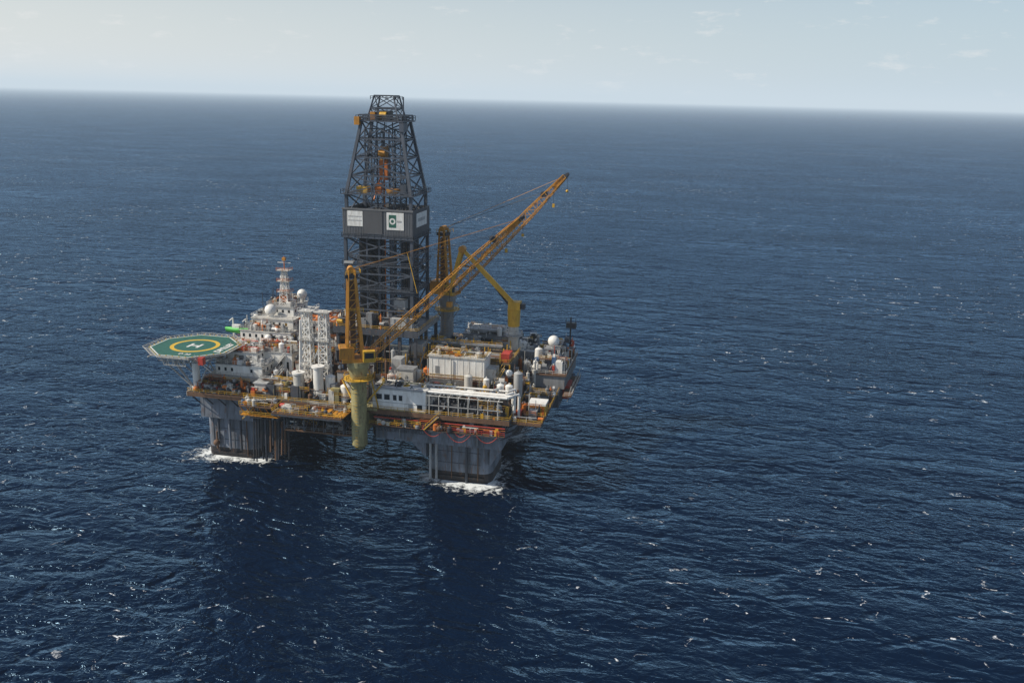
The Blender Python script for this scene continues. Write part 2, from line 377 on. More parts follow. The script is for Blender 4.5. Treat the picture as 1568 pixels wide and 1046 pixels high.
for i in range(22): skid(b,U(4,42),U(-27,-18),22.2,U(2,4),U(1.5,3),U(1.5,3),random.choice(['yel','yel','ochre','olive','orange']))
for x,y in((8,-24),(14,-18),(30,-19)): b.tank(x,y,22,1.2,7,'white2')
b.box(9,14,-22,-18,22,30,'white2'); b.box(8.8,14.2,-22.2,-17.8,30,30.4,'grey'); b.box(6,9,-18,-14,22,32,'lgrey')
b.build()
b=B('port_deck_equipment',rig)
clutter(b,-30,2,-34,-16,22.2,360,4.5,3)
clutter(b,-22,-12,-16,26,28,140,5,3)
b.box(-22,-12,-16,26,22,28,'brown')
clutter(b,-49,-30,-35,-29,22.2,100,3,2.2,['dark','grey','lgrey','orange','white2','brown','red'],[6,4,4,3,3,3,2])
b.box(-31,-23,-33,-27,22,25.6,'white2'); b.box(-31.3,-22.7,-33.3,-26.7,25.6,25.9,'lgrey')
b.box(-22,-14,-24,-17,22,30,'white2'); b.box(-22.2,-13.8,-24.2,-16.8,30,30.4,'brown'); b.box(-8,0,-26,-18,22,29,'lgrey'); b.box(-8.2,.2,-26.2,-17.8,29,29.4,'brown')
clutter(b,-22,-14,-24,-17,30.4,30,2.5,2); clutter(b,-8,0,-26,-18,29.4,30,2.5,2)
for i in range(16): skid(b,U(-28,-2),U(-33,-20),22.2,U(2,4),U(1.5,3),U(1.5,4),random.choice(['yel','ochre','orange','white2','olive']))
for x,y,hh in((-17.5,-32,7.5),(-11.8,-31,9.5),(-9,-29,6.5),(-3,-32,5)): b.tank(x,y,22,1.5,hh,'white2' if x<-12 else 'white'); 
for x,y,hh in((-17.5,-32,7.5),(-11.8,-31,9.5)): b.cyl((x,y,22+hh),(x,y,22.5+hh),1.9,'white',14)
for i in range(5): b.vessel((-45+i*2.3,-34,23.2),2.4,.8,'dark','y')
b.sph((-48.8,-34.6,23),.9,'orange'); b.box(-50,-46,-33,-31,22.2,24,'red')
b.stairs((-30,-28,22),(-26,-24,28),1.2,'white2'); b.stairs((-12,-26,22),(-8,-22,29),1.2)
b.build()
e=empty('white_lattice_mast_pair')
b=B('lattice',e)
for cx in(-17.5,-12.2):
    b.tower((cx-1.6,cx+1.6,-26.5,-23.5),22,(cx-1.1,cx+1.1,-26,-24),46.5,10,'white',.32,.18)
    for z in(30,38,46.5): b.cb(cx,-25,z,4,3.6,.2,'white2'); b.rail([(cx-2,-26.8,z),(cx+2,-26.8,z)],'white')
    b.cyl((cx,-25,22),(cx,-25,47),.28,'white',8)
b.beam((-16,-25,46.4),(-13,-25,46.4),.4,'white'); b.beam((-16,-25,38),(-13,-25,38),.4,'white'); b.beam((-16.3,-25,30),(-13,-25,38),.3,'white')
b.cyl((-19.6,-27,22),(-19,-26,44),.3,'white',8); b.cyl((-10.6,-27,22),(-10.8,-26,42),.25,'white2',8)
b.build()

# ================================================================== ACCOMMODATION
acc=empty('accommodation_block')
b=B('storeys',acc)
def storey(x0,x1,y0,y1,z0,z1,k='white'):
    b.box(x0,x1,y0,y1,z0,z1,k); b.box(x0-.3,x1+.3,y0-.3,y1+.3,z1,z1+.25,'lgrey' if R()<.5 else 'white2')
    n=int((x1-x0)/2.1)
    for i in range(n):
        if R()<.75: b.box(x0+.8+i*2.1,x0+1.5+i*2.1,y0-.05,y0+.05,z0+(z1-z0)*.4,z0+(z1-z0)*.72,'glass')
    n=int((y1-y0)/2.4)
    for i in range(n):
        for xs in(x0,x1): b.box(xs-.05,xs+.05,y0+1+i*2.4,y0+1.7+i*2.4,z0+(z1-z0)*.4,z0+(z1-z0)*.72,'glass')
    b.rail([(x0-.2,y1,z1+.25),(x0-.2,y0-.2,z1+.25),(x1+.2,y0-.2,z1+.25),(x1+.2,y1,z1+.25)],random.choice(['white','white2','orange']))
storey(-48,-31,-29,-14,22.1,25.6,'white2'); storey(-46,-31,-28,-14,25.8,29,'white')
storey(-44,-34,-25,-14,29.2,32.2,'white'); storey(-36,-25,-20,-8,22,31.5,'white'); 
storey(-48,-26,-14,16,22,32,'white'); storey(-46,-29,-12,14,32.2,35.5,'white'); storey(-44,-30,-8,12,35.7,38.6,'white'); storey(-41,-32,-3,8,38.8,41.5,'white')
storey(-30,-22,-4,20,22,34,'white2')
b.box(-45.5,-33,-28.3,-28.05,22.3,25.3,'lgrey')
b.box(-41,-38.2,-25.12,-24.9,29.4,31.3,'grey'); b.box(-37.5,-35.5,-25.12,-24.9,29.4,31.3,'white2')
b.stairs((-33,-28.8,22.2),(-29.5,-28.8,25.8),1.1,'white'); b.stairs((-31,-20.8,26),(-27,-20.8,31),1.1,'white')
b.build()
b=B('roof_equipment',acc)
def rc(*a): clutter(b,*a,pal=['white','white2','lgrey','dark','orange','grey','red','brown'],wt=[8,7,5,2.5,3.5,3,1.8,2.5])
rc(-47,-31,-28,-25.3,29.3,22,1.6,1.6); rc(-44,-34,-24.5,-15,32.5,34,1.8,1.8); rc(-36,-25,-20,-9,31.8,48,2.6,2.2)
rc(-46,-44.5,-11,13,35.7,20,2,1.2); rc(-44,-42,-8,12,38.8,20,2,1.2); rc(-44,-30,-12,-8.5,35.8,34,2.5,1.8); rc(-41,-32,-3,8,41.8,28,2,1.6); rc(-30,-22,-4,20,34.3,60,3,2.6)
b.sph((-38.6,-5.5,41),1.9,'white'); b.cyl((-38.6,-5.5,38),(-38.6,-5.5,40),.9,'white',10)
b.sph((-32.5,5,44.5),1.6,'white'); b.cyl((-32.5,5,41.5),(-32.5,5,43.5),.6,'white',10)
b.sph((-45,-3,37.6),1.1,'white'); b.sph((-29,8,37.6),1.2,'white'); b.sph((-36,-13,34),1.1,'white')
for x,y,z in((-43,6,38.8),(-44,0,38.8),(-41,9,41.5),(-40,-1,41.8),(-45.5,9,35.8),(-43.5,9,38.8)): b.cyl((x,y,z),(x,y,z+U(4,8)),.09,'dark',5); b.beam((x-.8,y,z+3),(x+.8,y,z+3),.1,'dark')
for i in range(5): b.box(-46+i*.9,-45.5+i*.9,8,9,36,41-i*.4,'hulld')
for yy in(-4,1,7): b.beam((-30,yy,38.5),(-16,yy,38.5),.45,'orange')
for i in range(8): b.beam((-30+i*2,-4,38.5),(-30+i*2,7,38.5),.25,'orange')
for x in(-29,-17):
    for yy in(-4,7): b.beam((x,yy,30),(x,yy,38.5),.35,'orange')
b.box(-28,-20,-3,5,36,37.6,'white2'); b.sph((-24,-2,38.8),.9,'orange'); b.sph((-17,0,39.5),.9,'white')
b.build()
rm=empty('radio_mast')
b=B('lattice_and_aerials',rm)
b.tower((-37.6,-34.6,-1.4,1.4),41.5,(-36.7,-35.5,-.6,.6),53,6,'white',.25,.14)
for z in(46,49.5,53): b.cb(-36,0,z,4.2,3,.2,'white2'); b.rail([(-38.1,-1.5,z),(-33.9,-1.5,z),(-33.9,1.5,z)],'orange',1,.1)
b.beam((-36,0,53),(-36,0,57.5),.22,'orange'); b.beam((-38.2,0,55.5),(-33.8,0,55.5),.16,'white'); b.box(-37.5,-34.5,-.3,.2,50.6,51.1,'white'); b.cb(-36,0,56.2,1,1,.9,'ochre')
b.box(-37.2,-35,-1,1,43,45,'orange')
b.build()
lb=empty('rescue_boat')
b=B('hull_and_davit',lb)
n=10;vs=[];fs=[]
for i in range(n+1):
    t=i/n; w=1.25*math.sin(math.pi*min(max(t,.06),.94))**.5; x=-51.5+t*8
    vs+=[(x,-w*.2-11,34.1+abs(t-.5)*.6),(x,-11-w,35.3+abs(t-.5)*1),(x,-11-w*.7,35.9),(x,-11+w*.7,35.9),(x,-11+w,35.3+abs(t-.5)*1),(x,-11+w*.2,34.1+abs(t-.5)*.6)]
for i in range(n):
    for j in range(6): fs.append((i*6+j,i*6+(j+1)%6,(i+1)*6+(j+1)%6,(i+1)*6+j))
b.add(vs,fs,'lime',True); b.add(vs,[(0,1,2,3,4,5),tuple(range(n*6+5,n*6-1,-1))],'lime')
b.box(-49,-46.5,-11.6,-10.4,35.8,36.9,'white')
for x in(-50,-45.5): b.beam((x,-9,32),(x,-9,38.4),.3,'white'); b.beam((x,-9,38.4),(x,-11.2,38),.25,'white'); b.beam((x,-11,38),(x,-11,36),.07,'dark')
b.build()
# ================================================================== HELIDECK
hd=empty('helideck')
hc=Vector((-52.4,-27.8,34)); rr=13.3
def octo(r,z,ph=22.5): return [(hc.x+r*math.cos(math.radians(ph+45*i)),hc.y+r*math.sin(math.radians(ph+45*i)),z) for i in range(8)]
b=B('deck_and_markings',hd)
a=octo(rr,34);c=octo(rr,33.3)
b.add(a+c,[tuple(range(8))],'green'); b.add(a+c,[tuple(range(15,7,-1))]+[(i+8,(i+1)%8+8,(i+1)%8,i) for i in range(8)],'white2')
def ringf(r0,r1,z,k,n=8,ph=22.5):
    vs=[(hc.x+r*math.cos(math.radians(ph)+2*math.pi*i/n),hc.y+r*math.sin(math.radians(ph)+2*math.pi*i/n),z) for r in(r0,r1) for i in range(n)]
    b.add(vs,[(i,n+i,n+(i+1)%n,(i+1)%n) for i in range(n)],k)
ringf(rr-.75,rr-.35,34.012,'markw'); ringf(6.0,7.2,34.012,'marky',48,0)
for x in(-1.5,1.5): b.box(hc.x+x-.4,hc.x+x+.4,hc.y-2,hc.y+2,34.005,34.02,'markw')
b.box(hc.x-1.1,hc.x+1.1,hc.y-.4,hc.y+.4,34.006,34.021,'markw')
for i in range(8):
    p=Vector(octo(rr,34)[i]);q=Vector(octo(rr,34)[(i+1)%8])
    for t in(.1,.3,.5,.7,.9): b.cb(*(p.lerp(q,t).xy),34.0,.3,.3,.18,'marky')
b.build()
text('DRILLER','helideck_name',hd,(hc.x+9.6,hc.y+.2,34.025),(0,0,math.radians(90)),2.7,'markw',1,.1)
text('D 22','helideck_limit',hd,(hc.x+2,hc.y-9.2,34.025),(0,0,0),1.9,'markw',1,.05)
b=B('safety_net_and_truss',hd)
n1=octo(rr+.1,33.8);n2=octo(rr+1.6,34.25)
for i in range(8):
    p,q,s_,t_=Vector(n1[i]),Vector(n1[(i+1)%8]),Vector(n2[i]),Vector(n2[(i+1)%8])
    b.beam(s_,t_,.12,'white2')
    for j in range(9): b.beam(p.lerp(q,j/8),s_.lerp(t_,j/8),.09,'white2')
    for j in(1,2): b.beam(p.lerp(s_,j/3),q.lerp(t_,j/3),.06,'lgrey')
for i in range(-3,4):
    y=hc.y+i*3.8; w=math.sqrt(max(0,12.2**2-(i*3.8)**2))
    b.beam((hc.x-w,y,33),(hc.x+w,y,33),.4,'lgrey'); b.beam((hc.x-w*.8,y,31),(hc.x+w*.8,y,31),.3,'lgrey')
    for j in range(9):
        x=hc.x-w*.8+j*w*.2; b.beam((x,y,31),(x+w*.1*(1 if j%2 else -1),y,33),.16,'white2')
for i in range(-2,3): b.beam((hc.x+i*4.6,hc.y-10.4,32.6),(hc.x+i*4.6,hc.y+10.4,32.6),.35,'lgrey')
b.cyl((-49.5,-33,21),(-49.5,-33,32.5),1.1,'white',12); b.cyl((-49.5,-33,21),(-49.5,-33,23.5),1.5,'white2',12); b.cyl((-49.5,-18,21),(-49.5,-18,32.5),.7,'white',12)
for p,q in (((-50,-33,22),(-60,-35,32)),((-50,-33,22),(-63.5,-27,32)),((-50,-20,22),(-63.5,-21,32)),((-50,-20,22),(-58,-17,32)),((-50,-33,22),(-53,-38,32)),((-49,-33,23),(-43,-36,32)),((-50,-27,22),(-63.5,-27,32)),((-50,-33,27),(-56,-28,32))): b.cyl(p,q,.24,'lgrey',6)
b.stairs((-43,-36,29),(-46,-39,33.5),1.1,'white')
b.box(-44.5,-43,-40,-38.4,32,34.2,'red')
b.build()

# ================================================================== DERRICK
dk=empty('drilling_derrick')
X0,X1,Y0,Y1=-12.5,8.6,-6,10
b=B('drill_floor_substructure',dk)
b.box(X0-3,X1+3,Y0-4,Y1+4,37,38.2,'grey'); b.box(X0-3.1,X1+3.1,Y0-4.1,Y0-3.9,36.6,38.6,'hulld')
for x in (X0-2,X0+4,-2,X1-3,X1+2):
    for y in(Y0-3,2,Y1+3): b.beam((x,y,22),(x,y,37),.9,'hulld')
    b.beam((x,Y0-3,22.5),(x+4,Y0-3,36.5),.35,'hulld')
clutter(b,X0-2.5,X1+2.5,Y0-3.6,Y0+2,38.2,70,5,2.5,['dark','grey','lgrey','yel','hulld','white2','orange'],[6,5,4,2,5,3,1])
clutter(b,X0,X1,Y0-6,Y0-4,22,60,11,3,['dark','grey','lgrey','yel','hulld','brown'],[6,5,4,2,5,3])
b.rail([(X0-3,Y0-4,38.4),(X1+3,Y0-4,38.4),(X1+3,Y1+4,38.4)],'yel')
b.box(X1-6,X1+1,Y0-3.5,Y0-1,38.2,42,'lgrey'); b.box(X0-2,X0+3,Y0-3.5,Y0-.5,38.2,41,'hulld')
b.box(-6,1,Y0-2,Y0+3,38.2,40.5,'dark')
b.build()
b=B('lattice_tower',dk)
b.tower((X0,X1,Y0,Y1),38,(X0,X1,Y0,Y1),66,5,'derr',.9,.36)
b.tower((X0+.4,X1-.4,Y0+.4,Y1-.4),66,(X0+.4,X1-.4,Y0+.4,Y1-.4),79,2,'derr',.9,.36,)
b.tower((X0+.4,X1-.4,Y0+.4,Y1-.4),79,(-8,4.2,-2.6,6.6),100.5,4,'derr',.85,.34)
b.tower((-8.6,4.8,-3.2,7.2),100.5,(-8.6,4.8,-3.2,7.2),102.2,2,'derr',.3,.16)
b.tower((-6.6,3.2,-2,6),100.5,(-4.6,1.4,-.5,4.5),107.8,2,'derr',.4,.22)
for xx in(-6,-2,2):
    b.beam((xx,Y0+1,38),(xx,Y0+1,66),.55,'derr'); b.beam((xx,Y1-1,38),(xx,Y1-1,66),.55,'derr')
    b.beam((xx+1,Y0+.4,66),(xx*.6-.4,0,100),.3,'derr')
b.tower((-7.6,-3.8,-1,4.5),38,(-7.6,-3.8,-1,4.5),98,14,'derr',.35,.16); b.tower((0,3.6,-1,4.5),38,(0,3.6,-1,4.5),98,14,'derr',.35,.16)
for i in range(26):
    for j in range(3): b.cyl((-11+i*.28,1.5+j*.5,39),(-11+i*.28,1.5+j*.5,66),.11,'dark',5)
for i in range(22): b.cyl((2.4+i*.26,3,39),(2.4+i*.26,3,66),.12,'dark' if i%3 else 'pipe',5)
for z in (50,57.5,66,79):
    g=.9
    for (x0,x1,y0,y1) in((X0-g,X1+g,Y0-g,Y0+.8),(X0-g,X1+g,Y1-.8,Y1+g),(X0-g,X0+.8,Y0+.8,Y1-.8),(X1-.8,X1+g,Y0+.8,Y1-.8)): b.box(x0,x1,y0,y1,z-.15,z+.1,'derr')
    b.rail([(X0-g,Y0-g,z+.1),(X1+g,Y0-g,z+.1),(X1+g,Y1+g,z+.1),(X0-g,Y1+g,z+.1)],'derr',1.2,.13,closed=True)
b.box(-9.2,5.4,-4,8,100.2,100.6,'derr'); b.rail([(-9.2,-4,100.6),(5.4,-4,100.6),(5.4,8,100.6),(-9.2,8,100.6)],'derr',1.4,.16,closed=True)
b.box(-9.6,-8,-4.6,-2.6,99.2,101.6,'ochre') ; b.box(-3.6,0,-1.5,3,100.6,103.4,'dark'); b.cyl((-2.4,-1.8,102),(-.4,-1.8,102),1.1,'yel',12); b.box(-5.5,-4,-2,0,100.6,103,'ochre')
b.cyl((4.6,-1,100),(4.6,-1,107.5),.2,'derr',6); b.box(4.2,5.6,-4,0,97.5,100,'derr')
for z in(104.3,107.6): b.rail([(-5.6,-1.2,z-1),(2.2,-1.2,z-1),(2.2,5.2,z-1),(-5.6,5.2,z-1)],'derr',1,.14,closed=True)
b.build()
b=B('windwalls_and_signs',dk)
z0,z1=66.2,74.6; g=.55
for (x0,x1,y0,y1) in((X0-g,X1+g,Y0-g,Y0-g+.25),(X0-g,X1+g,Y1+g-.25,Y1+g),(X0-g,X0-g+.25,Y0-g+.25,Y1+g-.25),(X1+g-.25,X1+g,Y0-g+.25,Y1+g-.25)): b.box(x0,x1,y0,y1,z0,z1,'clad')
W=X1-X0+2*g
for i in range(44):
    x=X0-g+.1+i*W/44; k='clad2' if 13<=i<=25 else 'clad'
    b.box(x,x+.24,Y0-g-.1,Y0-g-.003,z0+.1,z1-.1,k)
for i in range(34): y=Y0-g+.1+i*.5; b.box(X1+g+.003,X1+g+.1,y,y+.24,z0+.1,z1-.1,'clad'); b.box(X0-g-.1,X0-g-.003,y,y+.24,z0+.1,z1-.1,'clad')
b.box(X0-g+6.6,X0-g+12.6,Y0-g-.22,Y0-g-.105,z0+.05,z1-.05,'clad2')
b.box(X0-g-.15,X1+g+.15,Y0-g-.3,Y0-g+.2,z1-.3,z1+.2,'clad'); b.box(X0-g-.15,X1+g+.15,Y0-g-.3,Y0-g+.2,z0-.3,z0+.25,'derr')
yf=Y0-g-.25
b.box(X0+1,X0+5.9,yf,yf+.1,69.4,74,'markw'); 
for zz in(71,72.2): b.box(X0+1.3,X0+5.6,yf-.02,yf,zz,zz+.3,'lgrey')
b.box(X1-7.6,X1-2.2,yf,yf+.1,68.8,74,'markw'); b.box(X1-6.9,X1-4.6,yf-.03,yf,69.5,73.3,'green'); b.box(X1-4.4,X1-2.9,yf-.03,yf,71.1,71.7,'lgrey')
cx,cz=X1-5.75,71.4; n=20
vs=[(cx+r*math.cos(2*math.pi*i/n),yf-.05,cz+r*math.sin(2*math.pi*i/n)) for r in(.5,.95) for i in range(n)]
b.add(vs,[(i,n+i,n+(i+1)%n,(i+1)%n) for i in range(n)],'markw')
b.box(X1+g+.12,X1+g+.2,Y0+2.5,Y0+13,69.4,73.6,'markw'); b.box(X1+g+.2,X1+g+.23,Y0+4,Y0+11,71,72,'lgrey')
b.build()
b=B('top_drive_and_hoist',dk)
b.box(-3.2,-.6,-1,2,83,89,'orange'); b.box(-2.6,-1.2,-1.4,2,89,93,'ochre'); b.cyl((-3,-1.5,91),(-1,-1.5,91),1,'ochre',12)
for x in(-2.8,-2.2,-1.6,-1.0): b.cyl((x,0,93),(x,0,102),.07,'dark',4)
b.cyl((-1.9,0,40),(-1.9,0,84),.18,'orange',6)
b.box(-9.5,-6,-4,-1,79.2,81.0,'yel'); b.box(0,3.5,-4,-1,79.2,80.6,'ochre'); b.box(4.8,6.5,-5,-2,79.2,82,'derr'); b.box(-4,-2,-3,0,79.1,82,'orange')
b.box(-10,-8,-4,-2,55,58,'grey'); b.box(2,6,-5,-2,44,47,'lgrey'); b.box(-1,3,-5.5,-3,58,60,'dark')
b.box(-12.6,-9.6,Y0-1.6,Y0,58,58.6,'lgrey')
b.beam((-3,-1.5,83),(-4,-4,77),.3,'orange')
b.cyl((X1+2,Y0-1,50),(X1-1,Y0-1,62),.12,'yel',5)
b.build()

# ================================================================== CRANES
def crane(name,px,py,zb,zd,top,tip,colp,colb,w,mast_w):
    e=empty(name)
    b=B('pedestal',e); b.cyl((px,py,zb),(px,py,zd-5),2.2,colp,20); b.cyl((px,py,zd-5),(px,py,zd-1.5),2.2,colp,20,3.0); b.cyl((px,py,zd-1.5),(px,py,zd),3.1,colp,20)
    b.cyl((px,py,zb-1.2),(px,py,zb),1.3,colp,20,2.2)
    for zz in(zb+6,zb+12,zd-9): b.cyl((px,py,zz),(px,py,zz+.25),2.32,colp,20)
    b.cyl((px,py,zd-5.2),(px,py,zd-5),4.2,'yel',18)
    b.rail([(px+4.1*math.cos(t*math.pi/6),py+4.1*math.sin(t*math.pi/6),zd-5) for t in range(12)],'yel',1.1,.1,closed=True)
    for t in range(0,12,2): b.beam((px+4*math.cos(t*math.pi/6),py+4*math.sin(t*math.pi/6),zd-5.2),(px+2.2*math.cos(t*math.pi/6),py+2.2*math.sin(t*math.pi/6),zd-8),.2,colp)
    for i in range(20): b.beam((px-.4,py-2.45,zb+i*(zd-zb-6)/20),(px+.4,py-2.45,zb+i*(zd-zb-6)/20),.08,'yel')
    b.build()
    d=Vector((tip[0]-px,tip[1]-py,0)).normalized(); s=Vector((-d.y,d.x,0)); O=Vector((px,py,zd))
    def W(a,c,z): return O+d*a+s*c+Vector((0,0,z))
    b=B('slewing_house_and_mast',e)
    def obox(a0,a1,c0,c1,h0,h1,k):
        vs=[W(a,c,h) for h in(h0,h1) for a,c in((a0,c0),(a1,c0),(a1,c1),(a0,c1))]
        b.add(vs,[(3,2,1,0),(4,5,6,7),(0,1,5,4),(1,2,6,5),(2,3,7,6),(3,0,4,7)],k)
    obox(-4.5,3.8,-2.6,2.6,0,1.0,colb); obox(-5.2,-1.2,-2.4,2.4,1,4.2,colb); obox(-6,-5.2,-1.8,1.8,.6,3.6,'dark')
    obox(1.0,4.2,-4.6,-2.65,.5,3.6,'yel'); obox(4.2,4.3,-4.4,-2.85,1.5,3.3,'glass'); obox(1.4,3.8,-4.7,-4.6,1.7,3.2,'glass')
    H=top-zd
    for c in(-1,1):
        b.beam(W(1.2,c*mast_w,1),W(-.6,c*mast_w*.85,H),.8,colb,.6); b.beam(W(-3,c*mast_w,1),W(-2.2,c*mast_w*.85,H),.7,colb,.5)
        for i in range(1,9):
            t=i/9; u=(i-1)/9; f=1-.15*t; f0=1-.15*u
            A=W(1.2-1.8*t,c*mast_w*f,1+(H-1)*t); Bq=W(-3+.8*t,c*mast_w*f,1+(H-1)*t); C=W(-3+.8*u,c*mast_w*f0,1+(H-1)*u)
            b.beam(A,Bq,.28,colb); b.beam(A,C,.22,colb)
    for i in range(1,9):
        t=i/8; f=1-.15*t
        b.beam(W(1.2-1.8*t,-mast_w*f,1+(H-1)*t),W(1.2-1.8*t,mast_w*f,1+(H-1)*t),.3,colb); b.beam(W(-3+.8*t,-mast_w*f,1+(H-1)*t),W(-3+.8*t,mast_w*f,1+(H-1)*t),.3,colb)
    obox(-3.2,.2,-mast_w,mast_w,H-2.2,H-1.2,'dark'); b.cyl(W(-1.5,-mast_w*.8,H),W(-1.5,mast_w*.8,H),.9,'ochre',12)
    obox(-2.1,-.6,-mast_w*.6,mast_w*.6,3,H-3,'brown')
    b.rail([W(-3,-mast_w-.5,H-1.2),W(1,-mast_w-.5,H-1.2),W(1,mast_w+.5,H-1.2)],'yel',1.1,.1)
    b.rail([W(-5,-2.5,4.2),W(-1,-2.5,4.2)],'yel',1.1,.1); b.rail([W(-3.5,-mast_w-.5,H*.55),W(1.5,-mast_w-.5,H*.55)],'yel',1.1,.1)
    b.cyl(W(-3,-1.9,2),W(-3,1.9,2),1.4,'dark',12)
    b.build()
    b=B('lattice_boom',e)
    root=W(3,0,1.4); T=Vector(tip)
    b.boom(root,T,w,w*.5,int((T-root).length/2.6),colb,.28,.12,wm=w*1.1)
    bd=(T-root).normalized()
    b.beam(T-bd*.5,T+bd*1.6+Vector((0,0,-.3)),w*.6,'dark',w*.3)
    b.beam(T-bd*5,T-bd*.2,w*.4,colb); 
    k=root.lerp(T,.82); b.cyl(k+Vector((0,0,1.2))-s*.9,k+Vector((0,0,1.2))+s*.9,.9,'dark',10)
    for c in(-.8,.8): b.cyl(W(-1.5,c,H),T-bd*8+s*c+Vector((0,0,1.1)),.05,'dark',4); b.cyl(W(-1.5,c*.5,H),T+s*c*.4,.04,colb,4)
    b.cyl(T+bd*1.2,T+bd*1.2+Vector((0,0,-5)),.06,'dark',4); b.sph(T+bd*1.2+Vector((0,0,-5.3)),.45,'yel',8,6)
    b.cyl(T-bd*5,T-bd*5+Vector((0,0,-5)),.06,'dark',4); b.cb((T-bd*5).x,(T-bd*5).y,(T-bd*5).z-6.0,.7,.7,1.1,'yel')
    b.build()
crane('pedestal_crane',3.5,-38.5,12.4,37,62.5,(44,-18,75.5),'olive','ochre',2.1,1.6)
crane('pedestal_crane',13,18,22,45,66.5,(52.2,9,85.6),'grey','ochre',2.3,1.6)
b=B('crane_pedestal_bracket',rig)
b.box(1.6,5.4,-37,-30.5,16,21.4,'olive'); b.beam((3.5,-37,13.5),(3.5,-30.8,18),1.0,'olive'); b.box(-1,8,-36.5,-33,21.9,22.6,'olive')
for s_ in(-1,1): b.beam((3.5+s_*1.5,-38,24),(3.5+s_*6,-35.5,30),.4,'yel'); 
b.beam((8.2,-35.6,22.3),(6.2,-37.3,34),.3,'yel')
b.build()
e=empty('knuckle_boom_crane')
b=B('pedestal',e); b.cyl((37.5,9,22),(37.5,9,38),1.7,'white2',18); b.cyl((37.5,9,38),(37.5,9,43.6),1.9,'yel',18,2.1); b.cyl((37.5,9,35),(37.5,9,35.3),3,'lgrey',18)
b.rail([(37.5+2.9*math.cos(t*math.pi/5),9+2.9*math.sin(t*math.pi/5),35.3) for t in range(10)],'white',1.1,.1,closed=True); b.build()
b=B('jib_arms',e)
A=Vector((38.2,9,44.2));K=Vector((21.6,4.5,62.4));T=Vector((17.2,6,48.5))
b.box(35.8,39.6,7.4,10.6,43.4,46,'yel'); b.box(39.6,41,8,10,43.8,45.4,'dark')
b.beam(A,A.lerp(K,.5),1.4,'yel',1.6); b.beam(A.lerp(K,.5),K,1.6,'yel',1.0); b.cyl(K-Vector((0,1,0)),K+Vector((0,1,0)),1.1,'ochre',12)
b.beam(K,K.lerp(T,.25),1.3,'yel',1.3); b.beam(K.lerp(T,.25),T,1.3,'yel',.7)
b.cyl(A+Vector((-1,0,-1.2)),A.lerp(K,.4)+Vector((0,0,-1)),.3,'dark',8); b.cyl(A.lerp(K,.72)+Vector((-.6,0,-1)),K.lerp(T,.35)+Vector((.6,0,0)),.28,'dark',8)
b.cyl(T,T+Vector((0,0,-4)),.1,'dark',5); b.box(16.3,18,5.2,6.8,43.5,45,'ochre')
b.build()
e=empty('satellite_radome'); b=B('dome_and_base',e); b.sph((51,6,34.8),1.8,'white',20,12); b.cyl((51,6,26.4),(51,6,33.4),.8,'lgrey',10); b.box(48.5,53.5,4,8,32.4,32.7,'grey'); b.rail([(48.5,4,32.7),(53.5,4,32.7),(53.5,8,32.7)],'white2')
for q in((49,4.3),(53,4.3),(49,7.7),(53,7.7)): b.beam((q[0],q[1],26),(q[0],q[1],32.6),.3,'lgrey')
b.build()

